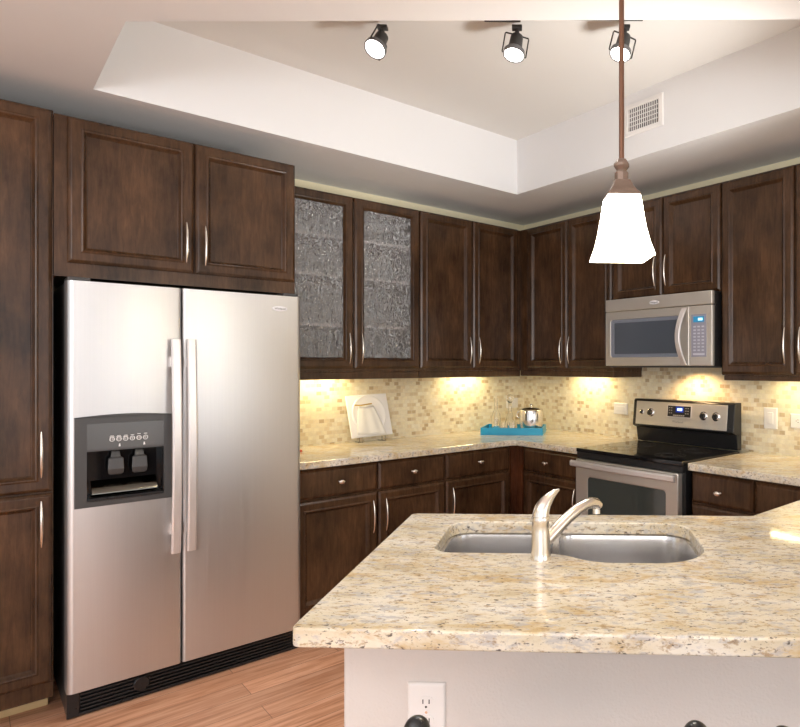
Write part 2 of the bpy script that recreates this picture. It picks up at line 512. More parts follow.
cabinet('wall_cabinet', 'two-door dark wood wall cabinet between the room corner and the microwave', 'cabinet', 'B', .308, 1.217, 1.376, 2.42, .326,
        doors=[(.404, .812, 1.395, 2.413, 'r', 1.516), (.818, 1.214, 1.395, 2.413, 'l', 1.516)], rail=1.335, group=UP)
cabinet('wall_cabinet', 'short two-door dark wood cabinet directly above the microwave', 'cabinet', 'B', 1.2175, 1.9945, 1.822, 2.42, .326,
        doors=[(1.221, 1.604, 1.826, 2.413, 'r', 1.975), (1.610, 1.991, 1.826, 2.413, 'l', 1.972)], group=UP)
cabinet('wall_cabinet', 'tall two-door dark wood wall cabinet right of the microwave at the right edge', 'cabinet', 'B', 1.995, 2.82, 1.360, 2.42, .326,
        doors=[(1.998, 2.404, 1.367, 2.413, 'r', 1.514), (2.410, 2.816, 1.367, 2.413, 'l', 1.514)], rail=1.333, group=UP, rail_u=(2.004, 2.82))

cabinet('base_cabinet', 'base cabinet with two doors and two drawers right beside the refrigerator', 'cabinet', 'L', -2.111, -1.1815, 0, .8755, .62,
        doors=[(-2.104, -1.640, .115, .702, 'r', .571), (-1.633, -1.185, .115, .702, 'l', .571)],
        drawers=[(-2.104, -1.640, .713, .867, -1.861, .789), (-1.633, -1.185, .713, .867, -1.412, .792)], toe=True, group=LOW)
cb = cabinet('base_cabinet', 'base cabinet with one drawer over one door, ending at the room corner post', 'cabinet', 'L', -1.181, -.012, 0, .8755, .62,
        doors=[(-1.177, -.668, .115, .702, 'l', .569)], drawers=[(-1.177, -.668, .713, .867, -.924, .795)], toe=True, group=LOW)
m = MB().box(-.655 + 1.181, -.612 + 1.181, -.615, -.5997, .10, .8755); m.box(-.6265 + 1.181, -.612 + 1.181, -.690, -.615, .10, .8755)
obj('corner_post', m, M['post_wood'], cb)['label'] = 'reddish corner post'
cabinet('base_cabinet', 'base cabinet with a drawer between the room corner and the range', 'cabinet', 'B', .690, 1.230, 0, .8755, .62, body_u=(.601, 1.230),
        doors=[(.694, 1.226, .115, .702, 'r', .571)], drawers=[(.694, 1.226, .713, .867, .922, .787)], toe=True, group=LOW)
cabinet('base_cabinet', 'base cabinet with a knobbed drawer immediately right of the range', 'cabinet', 'B', 1.9985, 2.347, 0, .8755, .62,
        doors=[(2.002, 2.343, .115, .702, 'r', .571)], drawers=[(2.002, 2.343, .713, .864, 2.165, .782)], toe=True, group=LOW)
cabinet('base_cabinet', 'base cabinet at the right edge, its drawer partly hidden behind the worktop', 'cabinet', 'B', 2.3475, 2.798, 0, .8755, .62,
        doors=[(2.351, 2.790, .115, .702, None, 0)], drawers=[(2.351, 2.790, .713, .864, None, 0)], toe=True, group=LOW)

# ------------------------------------------------------------------ worktops
CT0, CT = .8767, .9144
wa = slab([rounded([(.001, -2.110, 0), (.640, -2.110, .004), (.640, -.640, .03), (1.232, -.640, .004), (1.232, -.001, 0), (.001, -.001, 0)])], CT0, CT, .004)
tag(obj('worktop', wa, M['granite']), 'L-shaped granite worktop in the corner between refrigerator and range', 'worktop', 'granite worktops')


def P2(s, t): return pen(s, t)
hole = rounded([(.155, .105, .07), (.895, .105, .08), (.895, .500, .15), (.59, .503, .14), (.50, .430, .12), (.155, .430, .06)], 10)
D1 = 1.54
out = [(1.996, -.001, 0), (1.996, -.640, .004), (2.776, -.640, .02), (2.776, -1.434, .03), (*pen(-.002, 0), .02), (*pen(-.010, .9186), .018), (*pen(D1, .9386), .02), (3.72, -.001, 0)]
wb = slab([rounded(out), [pen(s, t) for s, t in hole]], CT0, CT, .0045)
tag(obj('worktop', wb, M['granite']), 'large granite worktop in the foreground, holding the sink and faucet', 'worktop', 'granite worktops')

# ------------------------------------------------------------------ refrigerator
FW = .934
fr = thing('refrigerator', 'large side-by-side stainless refrigerator with ice dispenser, between pantry and worktop', 'refrigerator', (0, -3.048, 0), R(90))
obj('case', MB().box(.004, FW - .004, -.650, -.03, .012, 1.752), M['charcoal'], fr, bevel=.004)
fy0, fy1 = -.656, -.731
gap = .4055


def door_poly(a, b, ra=.022, rb=.012):
    return rounded([(a, fy0, 0), (a, fy1, ra), (b, fy1, rb), (b, fy0, 0)], 5)


dl = MB(); a, b = .002, gap - .003; da, db, dz0, dz1 = .026, .365, .842, 1.205
dl.prism(door_poly(a, b), .108, dz0); dl.prism(door_poly(a, b), dz1, 1.753)
dl.prism(rounded([(a, fy0, 0), (a, fy1, .022), (da, fy1, 0), (da, fy0, 0)], 5), dz0, dz1)
dl.prism(rounded([(db, fy0, 0), (db, fy1, 0), (b, fy1, .012), (b, fy0, 0)], 5), dz0, dz1)
dl.box(da - .005, db + .005, fy0 - .001, fy0 - .003, dz0 - .005, dz1 + .005)
fdl = obj('door', dl, M['steel'], fr, smooth=35); fdl['label'] = 'narrow left freezer door with dispenser'
fdr = obj('door', MB().prism(door_poly(gap + .003, FW - .002, .012, .022), .108, 1.753), M['steel'], fr, smooth=35); fdr['label'] = 'wide right refrigerator door'


def fr_handle(par, x):
    pts = []; n = 18
    for i in range(n + 1):
        u = i / n; pts.append((x, fy1 - .034 - .022 * math.sin(math.pi * u), .603 + .925 * u))
    rings = []
    for q in pts:
        rings.append([(q[0] - .018, q[1] + .006, q[2]), (q[0] - .018, q[1] - .002, q[2]), (q[0] - .012, q[1] - .007, q[2]), (q[0] + .012, q[1] - .007, q[2]), (q[0] + .018, q[1] - .002, q[2]), (q[0] + .018, q[1] + .006, q[2])])
    m = MB().loft(rings)
    for z in (.70, 1.43): m.box(x - .012, x + .012, fy1 - .036, fy1 + .002, z - .022, z + .022)
    return obj('handle', m, M['steel_light'], par, smooth=35)


fr_handle(fdl, gap - .030); fr_handle(fdr, gap + .030)
# dispenser in the left door
y1 = fy1 - .004
ds = MB()
cz0, cz1, ca, cb_ = .868, 1.066, .066, .336
ds.box(da, ca, fy1 + .03, y1, dz0, dz1); ds.box(cb_, db, fy1 + .03, y1, dz0, dz1); ds.box(ca, cb_, fy1 + .03, y1, dz0, cz0); ds.box(ca, cb_, fy1 + .03, y1, cz1, dz1)
top = [(da + (db - da) * i / 12, dz1 + .010 * math.sin(math.pi * i / 12)) for i in range(13)]
ds.loft([[(x, fy1 - .0005, z) for x, z in [(da, dz1 - .002)] + top + [(db, dz1 - .002)]], [(x, y1, z) for x, z in [(da, dz1 - .002)] + top + [(db, dz1 - .002)]]])
disp = obj('dispenser', ds, M['charcoal'], fdl, smooth=30)
obj('dispenser_recess', MB().box(ca, cb_, -.665, -.660, cz0, cz1).box(ca - .001, ca + .004, -.72, -.66, cz0, cz1).box(cb_ - .004, cb_ + .001, -.72, -.66, cz0, cz1).box(ca, cb_, -.722, -.66, cz1 - .004, cz1 + .001), M['gloss_black'], fdl)
obj('control_panel', MB().box(ca, cb_, y1 - .0015, y1, 1.072, 1.178), plain('panel_grey', (.105, .105, .105), .22), fdl, bevel=.001)
ledge = []
for i in range(9):
    u = i / 8; ledge.append([(ca + .02, -.668 - .045 * math.sin(u * 1.57), cz0 + .05 * (1 - u) + .02), (cb_ - .02, -.668 - .045 * math.sin(u * 1.57), cz0 + .05 * (1 - u) + .02),
                             (cb_ - .02, -.664, cz0 + .0), (ca + .02, -.664, cz0 + .0)])
obj('splash_plate', MB().loft(ledge), plain('smoked_chrome', (.16, .15, .13), .12, 1), fdl, smooth=40)
obj('drip_tray', MB().box(ca + .002, cb_ - .002, y1 - .004, -.664, cz0 - .004, cz0 + .008), M['black'], fdl, bevel=.002)
for xc in (.168, .252):
    rg = []
    for z, wd, yy in ((1.058, .014, -.700), (1.035, .017, -.704), (1.028, .026, -.709), (.985, .028, -.712), (.966, .026, -.708), (.960, .018, -.703)):
        rg.append([(xc - wd, yy + .012, z), (xc - wd, yy, z), (xc + wd, yy, z), (xc + wd, yy + .012, z)])
    obj('dispenser_paddle', MB().loft(rg), M['charcoal'], fdl, bevel=.002)
ic = MB()
for i in range(6):
    xc = .150 + .0235 * i; zc = 1.111
    pts = [(xc + .0085 * math.cos(2 * math.pi * k / 14), y1 - .002, zc + .0085 * math.sin(2 * math.pi * k / 14)) for k in range(14)]
    ic.tube(pts, .0013, 5, closed=True)
    for k in range(3): ic.tube([(xc - .006 + .006 * k, y1 - .002, zc - .005), (xc - .004 + .005 * k, y1 - .002, zc + .006)], .0011, 5)
    zz = zc + .0135 + (.003 if i > 3 else 0)
    ic.tube([(xc - .006, y1 - .002, zz), (xc + .006, y1 - .002, zz)], .0014, 5)
    if i < 3: ic.tube([(xc - .009, y1 - .002, zz - .004), (xc + .009, y1 - .002, zz - .004)], .0012, 5)
for xc in (.176, .263): ic.loft([[(xc - .0035, y1 - .001, 1.080), (xc + .0035, y1 - .001, 1.080), (xc + .002, y1 - .001, 1.092), (xc - .002, y1 - .001, 1.092)], [(xc - .0035, y1 - .0022, 1.080), (xc + .0035, y1 - .0022, 1.080), (xc + .002, y1 - .0022, 1.092), (xc - .002, y1 - .0022, 1.092)]])
obj('icons', ic, M['print'], fdl)
# badge on the right door
bz, bx = 1.689, .826
oval = [(bx + .036 * math.cos(2 * math.pi * k / 32), bz + .0125 * math.sin(2 * math.pi * k / 32)) for k in range(32)]
bd = obj('badge', MB().loft([[(x, fy1 + .001, z) for x, z in oval], [(x, fy1 - .003, z) for x, z in oval], [(bx + (x - bx) * .93, fy1 - .005, bz + (z - bz) * .86) for x, z in oval]]), M['white_ceramic'], fdr, smooth=40)
text('badge_text', 'Whirlpool', .0125, M['grey_print'], bd, (bx, fy1 - .0052, bz), bold=.0002)
for x in (.035, FW - .06):
    obj('hinge_cover', MB().box(x - .03, x + .045, -.725, -.60, 1.7535, 1.768), M['charcoal'], fr, bevel=.005)
# grille under the doors
g = MB().box(.004, FW - .004, -.690, -.640, .012, .100)
for k in range(5): g.box(.05, FW - .03, -.704, -.690, .022 + k * .015, .029 + k * .015)
g.box(.004, .045, -.712, -.690, .006, .104); g.box(.004, FW - .004, -.708, -.690, .004, .016)
gr = obj('grille', g, M['black'], fr, bevel=.0015)
obj('filter_cap', MB().lathe([(.030, 0), (.030, .014), (.026, .018)], 28, (.258, -.700, .062), 'y', True, True).xf(Matrix.Translation((0, -1.400, 0)) @ Matrix.Scale(-1, 4, (0, 1, 0)), 0), M['black'], gr, smooth=40)
for x in (.06, FW - .06):
    obj('foot', MB().lathe([(.022, 0), (.022, .0118)], 16, (x, -.60, 0)), M['black'], fr)

# ------------------------------------------------------------------ range
RX = 1.236; RW = .750
rg_ = thing('range', 'black and stainless electric range with glass cooktop, under the microwave', 'range', (RX, 0, 0))
obj('body', MB().box(.001, RW - .001, -.640, -.012, .02, .898), M['black'], rg_, bevel=.003)
ck = obj('cooktop', MB().box(-.0, RW, -.672, -.10, .8985, .921), M['gloss_black'], rg_, bevel=.004, seg=3)
for x, y, r in ((.19, -.26, .075), (.56, -.27, .095), (.20, -.50, .105), (.56, -.51, .085)):
    m = MB()
    for k, q in enumerate((r, r * .62)):
        m.loft([[(x + (q - d) * math.cos(2 * math.pi * i / 40), y + (q - d) * math.sin(2 * math.pi * i / 40), zz) for i in range(40)] for d, zz in ((0, .9211), (0, .9215), (.004, .9215), (.004, .9211))], closed=True)
    obj('burner_ring', m, M['burner'], ck)
obj('front_trim', MB().box(.002, RW - .002, -.668, -.641, .862, .898), M['black'], rg_, bevel=.004)
# oven door: stainless frame around a dark window
dm = MB(); oz0, oz1 = .255, .858; wz0, wz1, wa_, wb_ = .36, .765, .095, .655
dm.loft([[(x, yy, z) for x, z in rounded([(px0, pz0, rr), (px1, pz0, rr), (px1, pz1, rr), (px0, pz1, rr)], 6)] for (px0, px1, pz0, pz1, rr, yy) in
         ((.004, RW - .022, oz0, oz1, .006, -.642), (.004, RW - .022, oz0, oz1, .006, -.676), (.008, RW - .026, oz0 + .004, oz1 - .004, .006, -.680),
          (wa_, wb_, wz0, wz1, .022, -.680), (wa_ + .004, wb_ - .004, wz0 + .004, wz1 - .004, .02, -.676), (wa_ + .004, wb_ - .004, wz0 + .004, wz1 - .004, .02, -.642))], closed=True)
od = obj('oven_door', dm, M['steel_h'], rg_, smooth=35)
obj('oven_window', MB().box(wa_ + .002, wb_ - .002, -.674, -.650, wz0 + .002, wz1 - .002), M['oven_glass'], od)
hm = MB(); rings = []
for i in range(17):
    u = i / 16; x = -.004 + (RW - .016) * u; yy = -.716 - .012 * math.sin(math.pi * u); z = .836
    rings.append([(x, yy + .010, z - .017), (x, yy, z - .017), (x, yy - .006, z - .010), (x, yy - .006, z + .010), (x, yy, z + .017), (x, yy + .010, z + .017)])
hm.loft(rings)
for x in (.05, RW - .08): hm.box(x - .02, x + .02, -.716, -.678, .826, .846)
obj('handle', hm, M['steel_light'], od, smooth=35)
obj('storage_drawer', MB().box(.004, RW - .022, -.676, -.641, .06, .248), M['steel_h'], rg_, bevel=.006)
# backguard
bg = MB()
prof = [(-.045, .9215), (-.085, .9215), (-.098, 1.012), (-.118, 1.016), (-.138, 1.026), (-.120, 1.188), (-.110, 1.196), (-.045, 1.196)]
bg.loft([[(x, y, z) for y, z in prof] for x in (.001, RW - .020)])
b_ = obj('backguard', bg, M['black'], rg_, bevel=.003)
tilt = math.atan2(.018, .162)


def bgp(x, z, o=0.0): return (x, -.138 + .018 * (z - 1.026) / .162 - o, z)


def bgbox(m, x0, x1, z0, z1, o0, o1):
    v = [bgp(x, z, o) for x in (x0, x1) for o in (o1, o0) for z in (z0, z1)]
    return m.add(v, [(0, 1, 3, 2), (4, 6, 7, 5), (0, 4, 5, 1), (2, 3, 7, 6), (0, 2, 6, 4), (1, 5, 7, 3)])


obj('control_panel', bgbox(MB(), .026, RW - .062, 1.034, 1.182, .0, .003), M['steel_h'], b_, bevel=.002)
for x in (.074, .146, .532, .616):
    big = x != .074
    m = MB().lathe([(.026 if big else .018, 0), (.026 if big else .018, .004), (.020, .008)] if big else [(.017, 0), (.017, .004), (.012, .006)], 24, axis='y')
    for i, p_ in enumerate(m.v): m.v[i] = (p_[0] + x, bgp(x, 1.113 + p_[2], .003)[1] - p_[1], 1.113 + p_[2])
    k = obj('knob', m, M['chrome'], b_, smooth=40)
    m = MB().lathe([(.017, .006), (.016, .022), (.013, .025)] if big else [(.010, .005), (.009, .012)], 20, axis='y')
    m.box(-.004, .004, .0225, .027, -.015, .015) if big else None
    for i, p_ in enumerate(m.v): m.v[i] = (p_[0] + x, bgp(x, 1.113 + p_[2], .003)[1] - p_[1], 1.113 + p_[2])
    obj('knob_cap', m, M['black'], k, smooth=40)
cp = obj('clock_bezel', bgbox(MB(), .270, .448, 1.092, 1.168, .003, .0055), M['steel_light'], b_, bevel=.002)
obj('clock_panel', bgbox(MB(), .276, .442, 1.097, 1.163, .0055, .0065), M['black'], cp)
obj('clock_display', bgbox(MB(), .335, .392, 1.124, 1.160, .0065, .0072), M['display_blue'], cp)
obj('clock_digits', bgbox(MB(), .346, .382, 1.134, 1.150, .0072, .0078), M['digit_blue'], cp)
m = MB()
for i in range(6): bgbox(m, .318 + .014 * i, .329 + .014 * i, 1.101, 1.109, .0065, .0075)
for z in (1.116, 1.132, 1.148):
    for x in (.284, .300, .404, .420): bgbox(m, x, x + .009, z, z + .005, .0065, .0072)
obj('clock_buttons', m, plain('button_grey', (.36, .33, .31), .5), cp)
text('brand_text', 'Whirlpool', .019, M['grey_print'], b_, bgp(.352, 1.066, .0034))

# ------------------------------------------------------------------ microwave
MX, MW_, MZ, MH = 1.2345, .7595, 1.405, .4155
mw = thing('microwave', 'stainless over-range microwave with curved handle, mounted above the range', 'microwave', (MX, 0, MZ))
obj('body', MB().box(.002, MW_ - .002, -.378, -.012, .004, MH - .001), M['black'], mw, bevel=.003)
obj('underside_vent', MB().box(.01, MW_ - .01, -.37, -.06, -.004, .004), M['charcoal'], mw)
obj('vent_band', MB().box(0, MW_, -.405, -.378, .341, MH), M['steel_h'], mw, bevel=.005)
obj('front_panel', MB().box(.614, MW_, -.403, -.378, .006, .338), M['steel_h'], mw, bevel=.005)
dm = MB()
dm.loft([[(x, yy, z) for x, z in rounded([(x0, z0, rr), (x1, z0, rr), (x1, z1, rr), (x0, z1, rr)], 6)] for (x0, x1, z0, z1, rr, yy) in
         ((.001, .612, .006, .338, .004, -.378), (.001, .612, .006, .338, .004, -.401), (.004, .609, .009, .335, .004, -.404),
          (.040, .556, .055, .292, .016, -.404), (.044, .552, .059, .288, .014, -.398), (.044, .552, .059, .288, .014, -.380))], closed=True)
md = obj('door', dm, M['steel_h'], mw, smooth=35)
wn = obj('window_frame', MB().loft([[(x, yy, z) for x, z in rounded([(x0, z0, rr), (x1, z0, rr), (x1, z1, rr), (x0, z1, rr)], 6)] for (x0, x1, z0, z1, rr, yy) in
         ((.042, .554, .057, .290, .014, -.396), (.042, .554, .057, .290, .014, -.400), (.066, .535, .078, .268, .006, -.400), (.066, .535, .078, .268, .006, -.392))], closed=True),
         plain('window_surround', (.20, .22, .27), .25), md, smooth=35)
obj('window_glass', MB().box(.050, .546, -.396, -.388, .065, .282), M['mw_glass'], md)
rings = []
for i in range(21):
    u = i / 20; z = .010 + .318 * u; o = .050 * math.sin(math.pi * u) ** .9; xs = .584 - .012 * math.sin(math.pi * u)
    rings.append([(xs - .017, -.402 - o, z), (xs - .014, -.414 - o, z), (xs + .014, -.414 - o, z), (xs + .017, -.402 - o, z)])
obj('handle', MB().loft(rings), M['steel_light'], md, bevel=.003, smooth=35)
kp = obj('keypad', MB().box(.627, .723, -.4045, -.402, .056, .290), M['keypad'], mw, bevel=.003)
obj('display', MB().box(.642, .710, -.4058, -.4044, .246, .278), M['display_cyan'], kp)
obj('display_digits', MB().box(.672, .700, -.4064, -.4057, .255, .269), M['digit_cyan'], kp)
m = MB()
for r_ in range(8):
    for c_ in range(3): m.box(.642 + .026 * c_, .657 + .026 * c_, -.4055, -.4044, .088 + .0185 * r_, .096 + .0185 * r_)
m.box(.640, .712, -.4055, -.4044, .066, .076)
obj('keys', m, M['key'], kp)
oval = [(.376 + .034 * math.cos(2 * math.pi * k / 28), .376 + .012 * math.sin(2 * math.pi * k / 28)) for k in range(28)]
bd = obj('badge', MB().loft([[(x, -.404, z) for x, z in oval], [(x, -.407, z) for x, z in oval]]), M['white_ceramic'], mw)
text('badge_text', 'Whirlpool', .0125, M['grey_print'], bd, (.376, -.4072, .376), bold=.0002)
lamp('hood_lamp', 'SPOT', (MX + .42, -.15, MZ - .012), 9, (1.0, .66, .32), (MX + .45, -.09, .9), spot_size=R(150), spot_blend=.7, shadow_soft_size=.012)

# ------------------------------------------------------------------ under-cabinet lights
def led(loc, rotz, length, energy, label):
    t = thing('under_cabinet_light', label, 'light', loc, rotz, 'under-cabinet light bars')
    obj('housing', MB().box(-length / 2, length / 2, -.02, .02, -.012, 0), M['white_plastic'], t, bevel=.002)
    obj('diffuser', MB().box(-length / 2 + .01, length / 2 - .01, -.012, .012, -.016, -.012), M['led'], t)
    lamp('light_source', 'AREA', (0, 0, -.019), energy, WARM, None, t, shape='RECTANGLE', size=length, size_y=.02)


led((.10, -1.72, 1.376), R(90), .30, 2.0, 'slim light bar hidden under the glass-door cabinet')
led((.10, -.62, 1.376), R(90), .30, 2.0, 'slim light bar hidden under the cabinet on the left wall nearest the corner')
led((.78, -.10, 1.376), 0, .30, 2.0, 'slim light bar hidden under the cabinet left of the microwave')
led((2.40, -.10, 1.360), 0, .45, 1.5, 'slim light bar hidden under the cabinet right of the microwave')

# ------------------------------------------------------------------ sink
sk = thing('double_bowl_sink', 'stainless double-bowl undermount sink set in the foreground granite worktop', 'sink', (PS.x, PS.y, 0), PA)
bl = rounded([(.163, -.112, .06), (.478, -.112, .045), (.478, -.424, .045), (.163, -.424, .06)], 8)
br = rounded([(.496, -.112, .045), (.888, -.112, .07), (.888, -.494, .14), (.575, -.496, .10), (.496, -.430, .05)], 8)
big = rounded([(.135, -.085, .08), (.915, -.085, .09), (.915, -.52, .16), (.135, -.52, .07)], 8)
obj('rim', slab([big, bl, br], .8745, .8762), M['sink_steel'], sk)


def bowl(o, depth):
    cx = sum(p[0] for p in o) / len(o); cy = sum(p[1] for p in o) / len(o); rings = []
    for k, z in ((1.0, .8745), (.985, .86), (.965, .78), (.955, .8745 - depth + .035), (.92, .8745 - depth + .010), (.85, .8745 - depth), (.12, .8745 - depth - .003)):
        rings.append([(cx + (x - cx) * k, cy + (y - cy) * k, z) for x, y in o])
    ob = obj('bowl', MB().loft(rings, False, True), M['sink_steel'], sk, smooth=50)
    obj('drain', MB().lathe([(.043, 0), (.043, .003), (.030, .004), (.028, -.003)], 24, (cx, cy, .8745 - depth - .0015)), M['chrome'], ob, smooth=40)


bowl(bl, .19); bowl(br, .21)
# plain shell that carries the sink under the worktop
sh = MB().box(.06, .08, -.69, -.03, 0, .8755).box(1.04, 1.06, -.69, -.03, 0, .8755).box(.08, 1.04, -.05, -.03, .1, .8755).box(.08, 1.04, -.69, -.05, .10, .12)
sc = thing('base_cabinet', 'base cabinet carrying the sink behind the pale bar wall', 'cabinet', (PS.x, PS.y, 0), PA, LOW)
obj('body', sh, M['wood'], sc)

# ------------------------------------------------------------------ faucet
fs, ft = pen(.452, .482)
fc = thing('faucet', 'single-lever brushed nickel faucet standing at the near side of the sink', 'faucet', (fs, ft, CT), PA)
obj('body', MB().lathe([(.0275, 0), (.0275, .006), (.0262, .010), (.0258, .02), (.0235, .075), (.0225, .094), (.0235, .097), (.0240, .107), (.0225, .111), (.010, .114)], 28), M['nickel'], fc, smooth=40)
obj('lever', MB().tube([(0, 0, .104), (0, 0, .116), (.004, .003, .131), (.012, .008, .145), (.024, .016, .159), (.036, .024, .169), (.047, .030, .174)], [.0225, .0220, .0200, .0165, .012, .008, .003], 16, flat=.85), M['nickel'], fc, smooth=60)
sp = obj('spout', MB().tube([(0.0, 0.0, 0.036), (0.015, 0.013, 0.046), (0.0376, 0.032, 0.066), (0.0658, 0.056, 0.09), (0.094, 0.08, 0.109), (0.1175, 0.1, 0.119), (0.1344, 0.114, 0.1215), (0.1476, 0.126, 0.117), (0.1551, 0.132, 0.107)],
                       [.016, .0165, .0165, .016, .0155, .015, .0155, .0155, .0145], 16), M['nickel'], fc, smooth=60)
obj('aerator', MB().lathe([(.0105, -.012), (.0105, .004)], 16, (.1500, .1280, .101)), M['chrome'], sp, smooth=40)

# ------------------------------------------------------------------ pendant lamp
PX, PY = 2.8736, -2.2235
pd = thing('pendant_lamp', 'pendant lamp with flared frosted glass shade hanging above the foreground worktop', 'lamp', (PX, PY, 1.66), PA + R(7))


def sq(h, z, c=.12):
    return [(p[0], p[1], z) for p in rounded([(-h, -h, h * c), (h, -h, h * c), (h, h, h * c), (-h, h, h * c)], 3)]


prof = [(.0365, .150), (.0400, .130), (.0440, .100), (.0490, .067), (.0560, .036), (.0655, .006)]
sh_ = obj('shade', MB().loft([sq(h, z) for h, z in prof] + [sq(h - .0012, z) for h, z in reversed(prof)], closed=True), M['shade'], pd, smooth=50)
inn = NT('shade_inner'); inn.set(Base_Color=(.92, .90, .76, 1), Roughness=.5, Emission_Color=(1, .96, .70, 1), Emission_Strength=.55)
obj('shade_inner_glow', MB().loft([sq(h - .0016, z) for h, z in prof] + [sq(h - .003, z) for h, z in reversed(prof)], closed=True), inn.m, sh_, smooth=50)  # added inner skin with a dim glow built in, so the underside reads darker
obj('shade_cap', MB().loft([sq(.038, .146), sq(.038, .152), sq(.030, .160), sq(.023, .172), sq(.0175, .186)]), M['bronze_light'], pd, smooth=45)
obj('socket', MB().lathe([(.0165, .184), (.0165, .205), (.013, .207), (.012, .211), (.0185, .220), (.0185, .226), (.012, .236), (.007, .238)], 8), M['bronze_light'], pd)
obj('rod', MB().tube([(0, 0, .235), (0, 0, .893)], .0062, 12), M['bronze'], pd, smooth=50)
obj('canopy', MB().lathe([(.062, .8949), (.062, .885), (.045, .872), (.010, .866)], 28), M['bronze'], pd, smooth=40)
bu = obj('bulb', MB().lathe([(.010, .140), (.012, .125), (.026, .095), (.030, .075), (.024, .055), (.010, .047)], 16), emit('bulb_glow', (1, .9, .68), 3), pd, smooth=60)
lamp('bulb_light', 'POINT', (0, 0, .035), 3, (1, .86, .58), None, pd, shadow_soft_size=.03)

# ------------------------------------------------------------------ track lights
TA = math.atan2(-1.198 + 2.102, 2.137 - 1.325)
tr0 = Vector((1.350, -2.125, 0)); tr1 = Vector((2.160, -1.218, 0)); TL = (tr1 - tr0).length
tk = thing('lighting_track', 'thin black lighting track fixed to the recessed ceiling', 'light track', (tr0.x, tr0.y, 0), TA)
obj('rail', MB().box(0, TL, -.017, .017, 2.897, 2.9158), M['track_black'], tk, bevel=.002)
dd = (Vector((1.690, -1.712, 0)) - tr0).length
obj('feed_box', MB().box(dd, dd + .155, -.020, .020, 2.887, 2.8968), M['track_black'], tk, bevel=.002)


def track_light(name, label, pos, tiltx, tilty, roty):
    t = thing(name, label, 'light', (pos[0], pos[1], 2.8862), TA, 'track spotlights')
    obj('adapter', MB().box(-.022, .022, -.016, .016, -.014, 0).lathe([(.010, -.048), (.010, -.014)], 12), M['track_black'], t, bevel=.002)
    Mx = Matrix.Translation((0, 0, -.044)) @ Matrix.Rotation(R(tilty), 4, 'Y') @ Matrix.Rotation(R(tiltx), 4, 'X')
    h = MB().lathe([(.022, .002), (.027, -.003), (.029, -.045), (.031, -.070), (.034, -.078)], 24).xf(Mx)
    obj('housing', h, M['track_black'], t, smooth=40)
    obj('lens_ring', MB().lathe([(.036, -.070), (.046, -.080), (.047, -.098), (.042, -.0985), (.040, -.094)], 28, cap1=False).xf(Mx), M['grey_lens_rim'], t, smooth=40)
    obj('lens', MB().lathe([(.041, -.092), (.041, -.0955), (.022, -.099)], 28).xf(Mx), M['lens'], t, smooth=60)
    y = MB().tube([(-.006, 0, .006), (-.050, 0, .004), (-.052, 0, -.002), (-.052, 0, -.092), (-.049, 0, -.096)], .0032, 6, up=(0, 1, 0)).xf(Mx @ Matrix.Rotation(R(roty), 4, 'Z'))
    n = len(y.v); y.tube([(.006, 0, .006), (.050, 0, .004), (.052, 0, -.002), (.052, 0, -.092), (.049, 0, -.096)], .0032, 6, up=(0, 1, 0)).xf(Mx @ Matrix.Rotation(R(roty), 4, 'Z'), n)
    obj('yoke', y, M['track_black'], t, smooth=50)
    q = Mx @ Vector((0, 0, -.104)); tg = Mx @ Vector((0, 0, -1))
    l = lamp('spot_source', 'SPOT', q, 26, (1, .97, .93), None, t, spot_size=R(110), spot_blend=.6, shadow_soft_size=.03)
    l.rotation_euler = (tg - q).to_track_quat('-Z', 'Y').to_euler()
    return t


track_light('track_spotlight', 'leftmost ceiling spotlight, tilted towards the viewer', (1.366, -2.018), -30, 14, 75)
track_light('track_spotlight', 'middle ceiling spotlight beside the black feed box', (1.765, -1.592), -14, 8, 10)
track_light('track_spotlight', 'rightmost ceiling spotlight, partly behind the pendant rod', (2.086, -1.253), -14, 14, 10)

# ------------------------------------------------------------------ air vent on the tray's back face
av = thing('air_vent', 'white metal air vent grille high on the recessed ceiling wall', 'air vent', (1.590, -.645, 2.683))
vw, vh = .262, .175
obj('frame', MB().rings(vw, vh, [(0, 0), (0, .004), (.003, .007), (.024, .009), (.027, .004), (.027, .0)], 0, 0, -.0005, False, False), M['white_plastic'], av)
obj('duct_opening', MB().box(.026, vw - .026, -.002, -.0005, .026, vh - .026), M['slot'], av)
m = MB()
for i in range(15): m.box(.032 + i * .0141, .0355 + i * .0141, -.0075, -.002, .026, vh - .026)
obj('blades', m, M['white_plastic'], av)
m = MB()
for i in range(4): m.box(.026, vw - .026, -.0055, -.002, .050 + i * .024, .054 + i * .024)
obj('cross_bars', m, M['white_plastic'], av)

